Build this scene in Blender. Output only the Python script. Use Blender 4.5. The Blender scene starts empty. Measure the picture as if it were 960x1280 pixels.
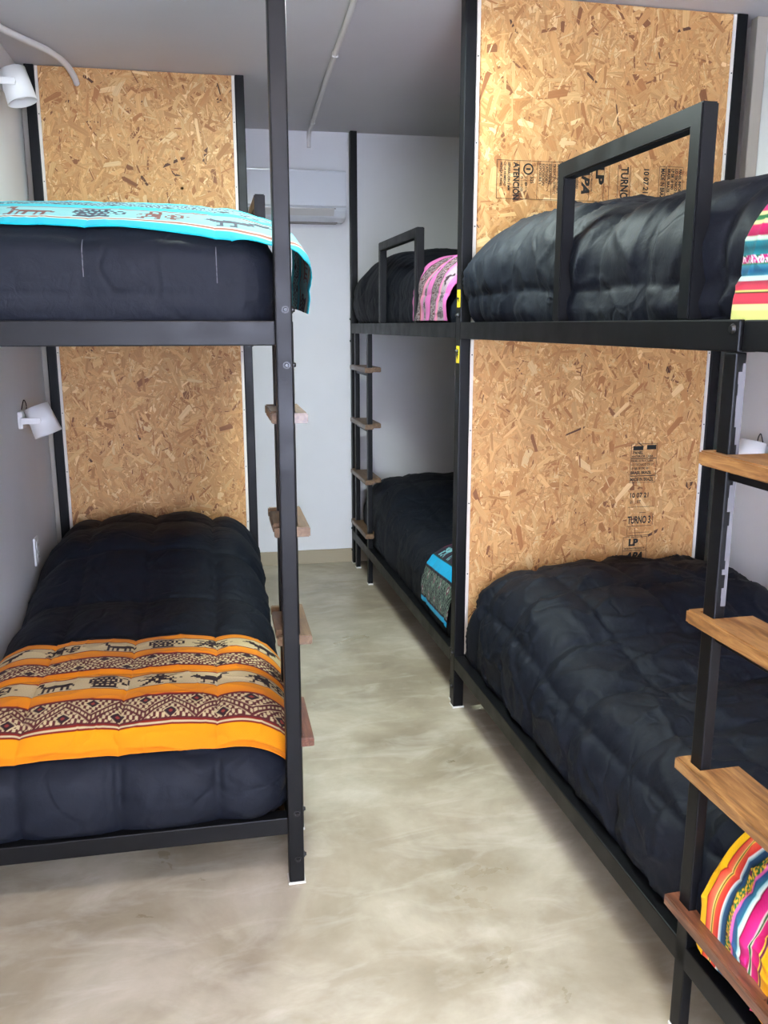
import bpy, bmesh, math, random
import numpy as np
from mathutils import Vector, Matrix

# ------------------------------------------------------------------ camera, world, lights, exposure
SC = bpy.context.scene
COL = SC.collection
H = 2.5185                      # ceiling height
F_PX = 1078.77
cd = bpy.data.cameras.new('camera'); cam = bpy.data.objects.new('camera', cd); COL.objects.link(cam)
cd.sensor_fit = 'HORIZONTAL'; cd.sensor_width = 36.0; cd.lens = F_PX / 960 * 36.0
cd.clip_start = 0.02
cam.location = (0, 0, 1.45)
cam.rotation_euler = (math.radians(90 - 12.2093), 0, math.radians(-11.0934))
SC.camera = cam
SC.view_settings.view_transform = 'Standard'
SC.view_settings.look = 'None'
SC.view_settings.gamma = 1.0
SC.view_settings.use_curve_mapping = False
SC.view_settings.exposure = 0.0

W_ = bpy.data.worlds.new('world'); SC.world = W_; W_.use_nodes = True
W_.node_tree.nodes['Background'].inputs[0].default_value = (0.75, 0.85, 1.0, 1)
W_.node_tree.nodes['Background'].inputs[1].default_value = 0.6

def area(name, loc, rot, sx, sy, power, col):
    l = bpy.data.lights.new(name, 'AREA'); l.shape = 'RECTANGLE'; l.size = sx; l.size_y = sy
    l.energy = power; l.color = col
    o = bpy.data.objects.new(name, l); COL.objects.link(o); o.location = loc; o.rotation_euler = rot
    return o
# the tube lamp on the ceiling over the aisle, a second one nearer the door, daylight through the window behind
area('tube_light', (0.42, 2.86, H - 0.075), (0, 0, 0), 0.44, 0.05, 33, (0.84, 1.0, 0.95))
area('front_light', (0.15, 0.55, H - 0.075), (0, 0, 0), 0.62, 0.06, 19, (1.0, 0.87, 0.84))
area('window_daylight', (0.45, -1.42, 1.25), (math.radians(-90), 0, 0), 1.25, 1.35, 132, (1.0, 0.925, 0.94))
SC.view_settings.exposure = 0.68

# ------------------------------------------------------------------ helpers
def lin(c):
    return tuple(((x / 255) / 12.92 if x / 255 <= 0.04045 else ((x / 255 + 0.055) / 1.055) ** 2.4) for x in c)
def rgba(c): return (*lin(c), 1.0)

def new_mat(name, col=(128, 128, 128), rough=0.5, metal=0.0, spec=None, coat=0.0):
    m = bpy.data.materials.new(name); m.use_nodes = True
    b = m.node_tree.nodes['Principled BSDF']
    b.inputs['Base Color'].default_value = rgba(col)
    b.inputs['Roughness'].default_value = rough
    b.inputs['Metallic'].default_value = metal
    if spec is not None: b.inputs['Specular IOR Level'].default_value = spec
    if coat: b.inputs['Coat Weight'].default_value = coat; b.inputs['Coat Roughness'].default_value = 0.15
    return m
def nt(m): return m.node_tree, m.node_tree.nodes, m.node_tree.links, m.node_tree.nodes['Principled BSDF']
def noise_node(m, scale, detail=4, rough=0.5, stretch=None, coord='Object', dist=0.0):
    t, N, L, b = nt(m)
    tc = N.new('ShaderNodeTexCoord'); n = N.new('ShaderNodeTexNoise')
    n.inputs['Scale'].default_value = scale; n.inputs['Detail'].default_value = detail; n.inputs['Roughness'].default_value = rough
    n.inputs['Distortion'].default_value = dist
    if stretch:
        mp = N.new('ShaderNodeMapping'); mp.inputs['Scale'].default_value = stretch
        L.new(tc.outputs[coord], mp.inputs['Vector']); L.new(mp.outputs[0], n.inputs['Vector'])
    else: L.new(tc.outputs[coord], n.inputs['Vector'])
    return n
def ramp(m, src, stops):
    t, N, L, b = nt(m)
    r = N.new('ShaderNodeValToRGB'); e = r.color_ramp.elements
    while len(e) < len(stops): e.new(0.5)
    for k, (p, c) in enumerate(stops): e[k].position = p; e[k].color = c if len(c) == 4 else rgba(c)
    L.new(src, r.inputs[0]); return r
def bump(m, src, strength=0.2, dist=0.01):
    t, N, L, b = nt(m)
    bp = N.new('ShaderNodeBump'); bp.inputs['Strength'].default_value = strength; bp.inputs['Distance'].default_value = dist
    L.new(src, bp.inputs['Height']); L.new(bp.outputs[0], b.inputs['Normal'])

def tag(o, label=None, cat=None, group=None, kind=None):
    if label: o['label'] = label
    if cat: o['category'] = cat
    if group: o['group'] = group
    if kind: o['kind'] = kind
    return o
def obj(name, bm, mat, parent=None, smooth=False):
    me = bpy.data.meshes.new(name); bm.to_mesh(me); bm.free()
    me.materials.append(mat)
    if smooth:
        me.polygons.foreach_set('use_smooth', [True] * len(me.polygons))
    o = bpy.data.objects.new(name, me); COL.objects.link(o)
    if parent: o.parent = parent
    return o
def empty(name, loc=(0, 0, 0), rz=0):
    o = bpy.data.objects.new(name, None); COL.objects.link(o); o.location = loc; o.rotation_euler = (0, 0, rz)
    o.empty_display_size = 0.1
    return o
def BM(): return bmesh.new()
def box(bm, x0, x1, y0, y1, z0, z1, bev=0.0, seg=2):
    r = bmesh.ops.create_cube(bm, size=1.0)
    vs = r['verts']
    for v in vs:
        v.co = Vector(((x0 + x1) / 2 + v.co.x * (x1 - x0), (y0 + y1) / 2 + v.co.y * (y1 - y0), (z0 + z1) / 2 + v.co.z * (z1 - z0)))
    if bev > 0:
        es = list({e for v in vs for e in v.link_edges})
        bmesh.ops.bevel(bm, geom=es, offset=bev, segments=seg, affect='EDGES', profile=0.6)
    return bm
def cyl(bm, p0, p1, r0, r1=None, n=20, caps=True):
    p0 = Vector(p0); p1 = Vector(p1); r1 = r0 if r1 is None else r1
    d = p1 - p0; q = d.to_track_quat('Z', 'Y').to_matrix().to_4x4()
    m = Matrix.Translation((p0 + p1) / 2) @ q
    bmesh.ops.create_cone(bm, cap_ends=caps, cap_tris=False, segments=n, radius1=r0, radius2=r1, depth=d.length, matrix=m)
    return bm
def tube(bm, pts, r, n=10):
    pts = [Vector(p) for p in pts]; rings = []
    for i, p in enumerate(pts):
        d = (pts[min(i + 1, len(pts) - 1)] - pts[max(i - 1, 0)]).normalized()
        a = d.cross(Vector((0, 0, 1)));
        if a.length < 0.1: a = d.cross(Vector((0, 1, 0)))
        a.normalize(); b = d.cross(a)
        rings.append([bm.verts.new(p + r * (math.cos(t) * a + math.sin(t) * b)) for t in [2 * math.pi * k / n for k in range(n)]])
    for i in range(len(rings) - 1):
        for k in range(n):
            bm.faces.new((rings[i][k], rings[i][(k + 1) % n], rings[i + 1][(k + 1) % n], rings[i + 1][k]))
    bm.faces.new(rings[0][::-1]); bm.faces.new(rings[-1])
    return bm
def bez(p, n=12):
    out = []
    p = [Vector(q) for q in p]
    for i in range(len(p) - 1):
        a = p[max(i - 1, 0)]; b = p[i]; c = p[i + 1]; d = p[min(i + 2, len(p) - 1)]
        for k in range(n):
            t = k / n
            out.append(0.5 * ((2 * b) + (-a + c) * t + (2 * a - 5 * b + 4 * c - d) * t * t + (-a + 3 * b - 3 * c + d) * t ** 3))
    out.append(p[-1]); return out

def grid_mesh(name, P, mat, parent=None, col=None, uv=None, thick=0.0):
    """P: (n,m,3) numpy array -> smooth grid mesh; optional colours per point"""
    n, m = P.shape[:2]
    verts = P.reshape(-1, 3)
    idx = np.arange(n * m).reshape(n, m)
    f = np.stack([idx[:-1, :-1], idx[1:, :-1], idx[1:, 1:], idx[:-1, 1:]], -1).reshape(-1, 4)
    me = bpy.data.meshes.new(name)
    me.vertices.add(len(verts)); me.vertices.foreach_set('co', verts.ravel().astype(np.float32))
    me.loops.add(f.size); me.loops.foreach_set('vertex_index', f.ravel().astype(np.int32))
    me.polygons.add(len(f)); me.polygons.foreach_set('loop_start', (np.arange(len(f)) * 4).astype(np.int32))
    me.polygons.foreach_set('use_smooth', np.ones(len(f), bool))
    me.update(calc_edges=True); me.validate()
    if col is not None:
        ca = me.color_attributes.new('Col', 'FLOAT_COLOR', 'POINT')
        c4 = np.ones((n * m, 4), np.float32); c4[:, :3] = col.reshape(-1, 3)
        ca.data.foreach_set('color', c4.ravel())
    me.materials.append(mat)
    o = bpy.data.objects.new(name, me); COL.objects.link(o)
    if parent: o.parent = parent
    if thick:
        s = o.modifiers.new('thickness', 'SOLIDIFY'); s.thickness = thick; s.offset = -1
    return o

# numpy value noise
def _hash(ix, iy, seed):
    v = np.sin(ix * 127.1 + iy * 311.7 + seed * 74.7) * 43758.5453
    return v - np.floor(v)
def vn(x, y, seed=0):
    ix = np.floor(x); iy = np.floor(y); fx = x - ix; fy = y - iy
    fx = fx * fx * (3 - 2 * fx); fy = fy * fy * (3 - 2 * fy)
    a = _hash(ix, iy, seed); b = _hash(ix + 1, iy, seed); c = _hash(ix, iy + 1, seed); d = _hash(ix + 1, iy + 1, seed)
    return (a * (1 - fx) + b * fx) * (1 - fy) + (c * (1 - fx) + d * fx) * fy
def fbm(x, y, seed=0, o=4):
    s = 0; a = 0.5
    for k in range(o):
        s = s + a * vn(x * 2 ** k, y * 2 ** k, seed + k * 7); a *= 0.5
    return s

# ------------------------------------------------------------------ materials
M = {}
def mk_wall(name, c1, c2):
    m = new_mat(name, c1, 0.75, spec=0.25)
    n = noise_node(m, 1.6, 5); r = ramp(m, n.outputs[0], [(0.3, c1), (0.7, c2)])
    t, N, L, b = nt(m); L.new(r.outputs[0], b.inputs['Base Color'])
    n2 = noise_node(m, 60, 3); bump(m, n2.outputs[0], 0.08, 0.004)
    return m
M['wall'] = mk_wall('white_painted_plaster', (214, 214, 212), (224, 224, 223))
M['ceil'] = mk_wall('ceiling_paint', (206, 203, 202), (212, 209, 208))
m = new_mat('polished_cement', (170, 160, 140), 0.34, spec=0.45); M['floor'] = m
t, N, L, b = nt(m)
n1 = noise_node(m, 2.3, 8, 0.62, dist=0.4)
r1 = ramp(m, n1.outputs[0], [(0.16, (128, 115, 95)), (0.45, (165, 153, 131)), (0.58, (182, 172, 151)), (0.84, (214, 206, 190))])
n2 = noise_node(m, 2.6, 6, 0.6, (1, 1.5, 1), dist=0.5)
r2 = ramp(m, n2.outputs[0], [(0.35, (214, 214, 206)), (0.62, (255, 255, 255))])
mx = N.new('ShaderNodeMix'); mx.data_type = 'RGBA'; mx.blend_type = 'MULTIPLY'; mx.inputs[0].default_value = 0.6
L.new(r1.outputs[0], mx.inputs[6]); L.new(r2.outputs[0], mx.inputs[7])
n4 = noise_node(m, 7, 5, 0.6, (0.6, 1.4, 1), dist=0.9)
r4 = ramp(m, n4.outputs[0], [(0.50, (0, 0, 0)), (0.85, (255, 255, 255))])
mx2 = N.new('ShaderNodeMix'); mx2.data_type = 'RGBA'; mx2.inputs[7].default_value = rgba((214, 208, 194))
sc_ = N.new('ShaderNodeMath'); sc_.operation = 'MULTIPLY'; sc_.inputs[1].default_value = 0.5
L.new(r4.outputs[0], sc_.inputs[0]); L.new(sc_.outputs[0], mx2.inputs[0]); L.new(mx.outputs[2], mx2.inputs[6])
L.new(mx2.outputs[2], b.inputs['Base Color'])
rr = ramp(m, n2.outputs[0], [(0.3, (0.26,) * 3 + (1,)), (0.7, (0.48,) * 3 + (1,))]); L.new(rr.outputs[0], b.inputs['Roughness'])
n3 = noise_node(m, 3.5, 5, 0.5, dist=0.8); bump(m, n3.outputs[0], 0.15, 0.008)

M['skirt'] = new_mat('cement_skirting', (160, 148, 122), 0.5)
m = new_mat('black_painted_steel', (11, 12, 14), 0.42, spec=0.22); M['steel'] = m
n = noise_node(m, 12, 3, 0.5); rr = ramp(m, n.outputs[0], [(0.3, (0.36,) * 3 + (1,)), (0.7, (0.48,) * 3 + (1,))])
nt(m)[2].new(rr.outputs[0], nt(m)[3].inputs['Roughness'])
M['bolt'] = new_mat('bolt_steel', (14, 14, 16), 0.4, 0.0)
M['bare'] = new_mat('scratched_bare_steel', (104, 104, 108), 0.5, 0.3)
M['white'] = new_mat('white_plastic', (236, 236, 234), 0.35)
M['lampw'] = new_mat('white_enamel', (228, 226, 222), 0.42)
M['acbody'] = new_mat('glossy_white_plastic', (205, 208, 212), 0.08, spec=0.6)
M['aclouvre'] = new_mat('matte_pale_grey_plastic', (186, 184, 180), 0.5)
M['acdark'] = new_mat('grey_plastic', (120, 112, 104), 0.45)
M['conduit'] = new_mat('white_conduit', (228, 224, 218), 0.5)
M['edge'] = new_mat('pale_edge_strip', (226, 218, 206), 0.5)
M['batten'] = new_mat('beige_batten', (168, 160, 146), 0.6)
M['pad'] = new_mat('pale_foot_pad', (210, 208, 200), 0.5)
M['sticker'] = new_mat('yellow_sticker', (244, 214, 36), 0.45)
M['ink'] = new_mat('black_print', (22, 20, 18), 0.7)
M['inkfaint'] = new_mat('faded_brown_print', (70, 52, 34), 0.8)
m = new_mat('glowing_tube', (255, 255, 250), 0.4); nt(m)[3].inputs['Emission Color'].default_value = (1, 0.97, 0.9, 1); nt(m)[3].inputs['Emission Strength'].default_value = 6; M['tube'] = m
m = new_mat('window_glass', (200, 220, 255), 0.05); nt(m)[3].inputs['Emission Color'].default_value = (0.9, 0.92, 1, 1); nt(m)[3].inputs['Emission Strength'].default_value = 3; M['daylight'] = m

def mk_wood(name, dark, mid, light, rough=0.28):
    m = new_mat(name, mid, rough, spec=0.5, coat=0.25)
    n = noise_node(m, 14, 6, 0.6, (6, 0.7, 6), dist=0.6)
    r = ramp(m, n.outputs[0], [(0.28, dark), (0.5, mid), (0.72, light)])
    L = nt(m)[2]; L.new(r.outputs[0], nt(m)[3].inputs['Base Color']); bump(m, n.outputs[0], 0.15, 0.003)
    return m
M['wood'] = mk_wood('varnished_pine', (92, 60, 34), (140, 98, 56), (176, 134, 82))
M['woodred'] = mk_wood('reddish_varnished_wood', (72, 42, 28), (106, 64, 44), (136, 90, 64))
M['woodold'] = mk_wood('dull_brown_wood', (80, 58, 38), (106, 80, 54), (128, 102, 74), 0.5)

m = new_mat('osb_flakes', (190, 145, 90), 0.55, spec=0.3); M['osb'] = m
t, N, L, b = nt(m)
at = N.new('ShaderNodeVertexColor'); at.layer_name = 'Col'
uvn = N.new('ShaderNodeUVMap'); uvn.uv_map = 'UVMap'
mp = N.new('ShaderNodeMapping'); mp.inputs['Scale'].default_value = (9, 420, 1)
nn = N.new('ShaderNodeTexNoise'); nn.inputs['Scale'].default_value = 1.0; nn.inputs['Detail'].default_value = 3
L.new(uvn.outputs[0], mp.inputs[0]); L.new(mp.outputs[0], nn.inputs['Vector'])
rp = ramp(m, nn.outputs[0], [(0.3, (0.80, 0.77, 0.72, 1)), (0.62, (1.0, 1.0, 1.0, 1))])
mx = N.new('ShaderNodeMix'); mx.data_type = 'RGBA'; mx.blend_type = 'MULTIPLY'; mx.inputs[0].default_value = 1
L.new(at.outputs[0], mx.inputs[6]); L.new(rp.outputs[0], mx.inputs[7]); L.new(mx.outputs[2], b.inputs['Base Color'])
M['osbcore'] = new_mat('osb_core', (170, 125, 74), 0.7)

def mk_fabric(name, c, rough=0.8, sheen=0.1, sc=40):
    m = new_mat(name, c, rough, spec=0.22)
    b = nt(m)[3]; b.inputs['Sheen Weight'].default_value = sheen; b.inputs['Sheen Roughness'].default_value = 0.4
    n = noise_node(m, sc, 5, 0.6, dist=1.0); bump(m, n.outputs[0], 0.25, 0.006)
    return m
M['duvet'] = mk_fabric('black_quilted_cotton', (14, 19, 29), 0.66, 0.0)
t_, N_, L_, b_ = nt(M['duvet'])
cn = noise_node(M['duvet'], 5.0, 2, 0.4, dist=0.5)
m1 = N_.new('ShaderNodeMath'); m1.operation = 'SUBTRACT'; m1.inputs[1].default_value = 0.5; L_.new(cn.outputs[0], m1.inputs[0])
m2 = N_.new('ShaderNodeMath'); m2.operation = 'ABSOLUTE'; L_.new(m1.outputs[0], m2.inputs[0])
m3 = N_.new('ShaderNodeMapRange'); m3.interpolation_type = 'SMOOTHSTEP'; m3.inputs['From Min'].default_value = 0.0; m3.inputs['From Max'].default_value = 0.045; L_.new(m2.outputs[0], m3.inputs['Value'])
bp2 = N_.new('ShaderNodeBump'); bp2.inputs['Strength'].default_value = 0.28; bp2.inputs['Distance'].default_value = 0.006
L_.new(m3.outputs[0], bp2.inputs['Height'])
old = [l for l in L_ if l.to_socket == b_.inputs['Normal']][0].from_node
L_.new(bp2.outputs[0], old.inputs['Normal'])
M['stitch'] = new_mat('grey_stitching', (96, 96, 102), 0.8)
M['mattress'] = mk_fabric('white_mattress_cover', (216, 212, 206), 0.85)
m = new_mat('woven_cloth', (200, 200, 200), 0.85, spec=0.15); M['cloth'] = m
t, N, L, b = nt(m)
at = N.new('ShaderNodeVertexColor'); at.layer_name = 'Col'
L.new(at.outputs[0], b.inputs['Base Color'])
n = noise_node(m, 420, 2); bump(m, n.outputs[0], 0.25, 0.002)
b.inputs['Sheen Weight'].default_value = 0.05

# ------------------------------------------------------------------ room shell
XL, XR, YF, YB = -0.757, 1.985, -1.5, 5.185
def slab(name, x0, x1, y0, y1, z0, z1, mat):
    return tag(obj(name, box(BM(), x0, x1, y0, y1, z0, z1), mat), kind='structure')
slab('floor', XL - .1, XR + .1, YF - .1, YB + .1, -0.1, 0, M['floor'])
slab('ceiling', XL - .1, XR + .1, YF - .1, YB + .1, H, H + .1, M['ceil'])
slab('wall_left', XL - .1, XL, YF, YB, 0, H, M['wall'])
slab('wall_right', XR, XR + .1, YF, YB, 0, H, M['wall'])
slab('wall_back', XL - .1, XR + .1, YB, YB + .1, 0, H, M['wall'])
slab('baseboard_back', XL, XR, YB - .012, YB, 0, .085, M['skirt'])
# wall behind the camera with its window
bm = BM()
wx0, wx1, wz0, wz1 = -0.20, 1.10, 0.55, 1.95
box(bm, XL - .1, wx0, YF - .1, YF, 0, H); box(bm, wx1, XR + .1, YF - .1, YF, 0, H)
box(bm, wx0, wx1, YF - .1, YF, 0, wz0); box(bm, wx0, wx1, YF - .1, YF, wz1, H)
tag(obj('wall_front', bm, M['wall']), kind='structure')
w = tag(obj('window_1', box(BM(), wx0, wx1, YF - .06, YF - .05, wz0, wz1), M['daylight']), kind='structure')
bm = BM()
for a, b_ in ((wx0, wx0 + .05), (wx1 - .05, wx1), ((wx0 + wx1) / 2 - .025, (wx0 + wx1) / 2 + .025)): box(bm, a, b_, YF - .05, YF - .01, wz0, wz1)
box(bm, wx0, wx1, YF - .05, YF - .01, wz0, wz0 + .05); box(bm, wx0, wx1, YF - .05, YF - .01, wz1 - .05, wz1)
tag(obj('window_frame', bm, M['white'], w), kind='structure')

# ------------------------------------------------------------------ OSB panels
def osb_panel(x0, x1, yfront, z0, z1, parent, seed, thick=0.015):
    """board with its face at yfront (facing -y, towards the camera)"""
    rng = np.random.RandomState(seed)
    core = obj('headboard_panel', box(BM(), x0, x1, yfront + 0.002, yfront + thick, z0, z1), M['osbcore'], parent)
    W, Hh = x1 - x0, z1 - z0
    A = W * Hh
    layers = [(int(A * 4500), 0.075, 0.020, 0.0), (int(A * 7500), 0.058, 0.0105, 0.3), (int(A * 9500), 0.040, 0.0042, 0.5)]
    pal = np.array([lin(c) for c in ((208, 158, 102), (215, 167, 111), (200, 148, 93), (222, 178, 121), (190, 136, 83), (234, 198, 144), (174, 118, 72), (142, 94, 60), (98, 66, 48))])
    pr = np.array([.27, .22, .19, .12, .09, .045, .04, .018, .003]); pr /= pr.sum()
    V = []; Fc = []; C = []; UV = []; k = 0
    for n, ln, wd, base in layers:
        for i in range(n):
            cx = x0 + rng.rand() * W; cz = z0 + rng.rand() * Hh
            l = ln * (0.45 + 1.0 * rng.rand()) / 2; w_ = wd * (0.4 + 1.1 * rng.rand()) / 2
            a = rng.rand() * math.pi if rng.rand() < .6 else rng.normal(math.pi / 2, .6)
            ca, sa = math.cos(a), math.sin(a)
            sk = (rng.rand(6) - .5) * .6
            loc = [(-l * (1 + sk[0] * .3), -w_ * (.6 + sk[1])), (l * (.85 + sk[2] * .4), -w_), (l * (1 + sk[3] * .3), w_ * (.1 + sk[4])), (l * .7, w_), (-l * (.8 + sk[5] * .4), w_ * .9)]
            y = yfront + 0.0019 * (1 - (base + (1 - base) * rng.rand()) )
            c = pal[rng.choice(len(pal), p=pr)] * (0.88 + 0.24 * rng.rand())
            uo = rng.rand(2) * 50
            ids = []
            for (p, q) in loc:
                X = min(max(cx + p * ca - q * sa, x0), x1); Z = min(max(cz + p * sa + q * ca, z0), z1)
                V.append((X, y, Z)); UV.append((p + uo[0], q + uo[1])); C.append(c); ids.append(k); k += 1
            Fc.append(ids)
    me = bpy.data.meshes.new('wood_flakes'); me.from_pydata(V, [], Fc); me.materials.append(M['osb'])
    ca_ = me.color_attributes.new('Col', 'FLOAT_COLOR', 'POINT')
    c4 = np.ones((len(V), 4), np.float32); c4[:, :3] = np.array(C); ca_.data.foreach_set('color', c4.ravel())
    uvl = me.uv_layers.new(name='UVMap')
    li = np.zeros(len(me.loops), np.int32); me.loops.foreach_get('vertex_index', li)
    uvl.data.foreach_set('uv', np.array(UV, np.float32)[li].ravel())
    fl = bpy.data.objects.new('wood_flakes', me); COL.objects.link(fl); fl.parent = core
    fl['kind'] = 'stuff'
    return core

def text_mesh(body, size, bold=0.0, shear=0.0, sx=1.0, mat='ink'):
    cu = bpy.data.curves.new('lettering', 'FONT'); cu.body = body; cu.size = size; cu.align_x = 'LEFT'; cu.align_y = 'BOTTOM'
    cu.offset = bold; cu.shear = shear; cu.resolution_u = 3
    o = bpy.data.objects.new('lettering', cu); COL.objects.link(o)
    dg = bpy.context.evaluated_depsgraph_get(); me = bpy.data.meshes.new_from_object(o.evaluated_get(dg))
    bpy.data.objects.remove(o)
    vs = np.zeros(len(me.vertices) * 3, np.float32); me.vertices.foreach_get('co', vs); vs = vs.reshape(-1, 3)
    if len(vs): vs[:, 0] *= sx
    polys = [tuple(p.vertices) for p in me.polygons]
    return vs, polys
def print_marks(name, parent, yface, items, mat='ink'):
    """items: (text, x, z, size, bold, shear, sx, rot) rot 0 = upright, -90 = reads downwards; rects: ('#', x0, x1, z0, z1)"""
    bm = BM()
    for it in items:
        if it[0] == '#':
            _, a, b_, c, d = it
            vs = [bm.verts.new(p) for p in ((a, yface, c), (b_, yface, c), (b_, yface, d), (a, yface, d))]; bm.faces.new(vs); continue
        body, x, z, size, bold, shear, sx, rot = it
        vs, polys = text_mesh(body, size, bold, shear, sx)
        r = math.radians(rot); c, s = math.cos(r), math.sin(r)
        nv = [bm.verts.new((x + p[0] * c - p[1] * s, yface, z + p[0] * s + p[1] * c)) for p in vs]
        for pl in polys:
            try: bm.faces.new([nv[i] for i in pl])
            except ValueError: pass
    return obj(name, bm, M[mat], parent)

# ------------------------------------------------------------------ bunk beds
RT, RB = 1.460, 1.404           # upper rail top / bottom
LT, LB = 0.213, 0.160           # lower rail
PW = 0.040
def bunk(name, loc, rz, ax, wx, yfoot, yhead, side, ladder, guard, label, lowrail=(LT, LB), panel=None, rungmat='wood', rung_out=0.02, uw=PW, joint=None):
    """ax: x of the aisle-side outer face, wx: x of the wall-side outer face; side = sign from aisle towards the wall.
       yfoot/yhead: outer faces at the foot and the head; ladder = (y_a, y_b, offset) uprights' starts, guard = (y0, y1)"""
    root = empty(name, loc, rz); tag(root, label, 'bunk bed', 'black steel bunk beds')
    lo, hi = min(ax, wx), max(ax, wx)
    fd = 1 if yhead > yfoot else -1
    px = [(lo, lo + PW), (hi - PW, hi)]
    py = [tuple(sorted((yfoot, yfoot + fd * PW))), tuple(sorted((yhead, yhead - fd * PW)))]
    for i, (a, b_) in enumerate(px):
        for j, (c, d) in enumerate(py):
            p = obj('post', box(BM(), a, b_, c, d, 0.004, H - 0.001, 0.004), M['steel'], root)
            obj('foot_pad', box(BM(), a - .003, b_ + .003, c - .003, d + .003, 0, 0.006, 0.001, 1), M['pad'], p)
    y0, y1 = py[0][1] if fd > 0 else py[1][1], py[1][0] if fd > 0 else py[0][0]
    l_t, l_b = lowrail
    for (t_, b_) in ((RT, RB), (l_t, l_b)):
        for k, (a, c) in enumerate(px):
            if joint is not None and t_ == RT and (a, c) == (px[1] if side < 0 else px[0]):
                obj('side_rail', box(BM(), a, c, joint, y1 - .0005, b_, t_, 0.003), M['steel'], root)
                obj('side_rail', box(BM(), a + .006, c, y0 + .0005, joint - .004, b_ + .002, t_ - .001, 0.003), M['steel'], root)
                obj('bolt', cyl(BM(), (a, joint + .018, (t_ + b_) / 2 + .012), (a - .005, joint + .018, (t_ + b_) / 2 + .012), .009, .006, n=16), M['bolt'], root)
                continue
            obj('side_rail', box(BM(), a, c, y0 + .0005, y1 - .0005, b_, t_, 0.003), M['steel'], root)
        for (c, d) in py:
            obj('end_rail', box(BM(), px[0][1] + .0005, px[1][0] - .0005, c, d, b_, t_, 0.003), M['steel'], root)
        # slatted base resting inside the frame
        bm = BM(); yy = y0 + .03
        while yy < y1 - .09:
            box(bm, lo + PW + .002, hi - PW - .002, yy, yy + .085, t_ - .048, t_ - .034, 0.002, 1); yy += .125
        obj('slat_base', bm, M['woodold'], root)
    # bolts on posts
    aisle = px[1] if side < 0 else px[0]
    for (c, d) in py[:1] + py[1:]:
        ym = (c + d) / 2
        for z in (RT - .02 + .045, RB - .045, l_t + .01, l_b - .075):
            bm = BM(); bq = BM()
            fx = aisle[0] if side > 0 else aisle[1]
            s_ = -1 if side > 0 else 1
            cyl(bm, (fx, ym, z), (fx + s_ * .003, ym, z), .0085, n=14); cyl(bm, (fx + s_ * .003, ym, z), (fx + s_ * .0075, ym, z), .006, .0045, n=10)
            yf_ = c
            xm = (aisle[0] + aisle[1]) / 2 + .004
            cyl(bq, (xm, yf_, z), (xm, yf_ - .003, z), .0085, n=14); cyl(bq, (xm, yf_ - .003, z), (xm, yf_ - .0075, z), .006, .0045, n=6)
            obj('bolt', bm, M['bolt'], root)
            if side < 0: obj('bolt', bq, M['bolt'], root)
            else: bq.free()
    # ladder
    ya, yb, off = ladder
    x0 = aisle[0] + off; x1 = aisle[1] + off
    if side > 0: x1 = x0 + uw
    if off == 0: x0u, x1u, top = x0, x1, RB - .0005
    else: x0u, x1u, top = x0, x1, RT
    for yy in (ya, yb):
        q = obj('ladder_upright', box(BM(), x0u, x1u, yy, yy + PW * .92, 0.006, top, 0.003), M['steel'], root)
        obj('foot_pad', box(BM(), x0u - .002, x1u + .002, yy - .002, yy + PW * .92 + .002, 0, 0.008, 0.001, 1), M['pad'], q)
    a_, b_ = min(ya, yb) - .022, max(ya, yb) + PW * .92 + .022
    for k, z in enumerate((1.225, .918, .610, .302)):
        if side > 0: xa, xb = x0u - rung_out, x0u + .082
        else: xa, xb = x1u - .064, x1u + rung_out + .012
        # plank notched round the uprights: built from three strips so that it hugs the steel
        bm = BM()
        t0, t1 = z - .027, z
        ys = sorted([a_, min(ya, yb), min(ya, yb) + PW * .92, max(ya, yb), max(ya, yb) + PW * .92, b_])
        poly = []
        if side > 0:
            g0, g1 = x0u - .0005, x1u + .0005
            sols = [(xa, xb, ys[0], ys[5])]
        mt = rungmat[k] if isinstance(rungmat, (list, tuple)) else rungmat
        # outline: plank with open notches is approximated by outer strip + middle + ends
        def outline(pts):
            n = len(pts)
            lo_ = [bm.verts.new((p[0], p[1], t0)) for p in pts]; hi_ = [bm.verts.new((p[0], p[1], t1)) for p in pts]
            bm.faces.new(hi_); bm.faces.new(lo_[::-1])
            for i in range(n): bm.faces.new((lo_[i], lo_[(i + 1) % n], hi_[(i + 1) % n], hi_[i]))
        e = .0008
        A0, A1, B0, B1 = ys[1] - e, ys[2] + e, ys[3] - e, ys[4] + e
        if side > 0:   # aisle side is low x, notches open towards the wall (high x)
            n0 = x0u - e
            pts = [(xa, a_), (x0u + .028, a_), (x0u + .028, A0), (n0, A0), (n0, A1), (xb, A1), (xb, B0), (n0, B0), (n0, B1), (x0u + .028, B1), (x0u + .028, b_), (xa, b_)]
            pts = [(xa, a_), (xb, a_), (xb, b_), (xa, b_)] if off else pts
        else:
            n0 = x1u + e
            pts = [(xb, a_), (xb, b_), (xa, b_), (xa, B1 + .001), (n0, B1), (n0, B0), (xa, B0), (xa, A1), (n0, A1), (n0, A0), (xa, A0), (xa, a_)]
        outline(pts)
        bmesh.ops.recalc_face_normals(bm, faces=bm.faces)
        es = [e_ for e_ in bm.edges if abs(e_.verts[0].co.z - e_.verts[1].co.z) < 1e-6]
        bmesh.ops.bevel(bm, geom=es, offset=.003, segments=2, affect='EDGES')
        rg = obj('rung', bm, M[mt], root)
        # flat steel carrier under the plank
        obj('rung_bracket', box(BM(), min(x0u, x1u) + .006, max(x0u, x1u) - .006, min(ya, yb) + PW * .92, max(ya, yb), t0 - .020, t0 - .0005, .001, 1), M['steel'], rg)
    # guard rail
    g0, g1 = guard
    gr = BM()
    xa, xb = (aisle[0], aisle[1])
    xa += .003; xb -= .003
    gt = 1.850
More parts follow.
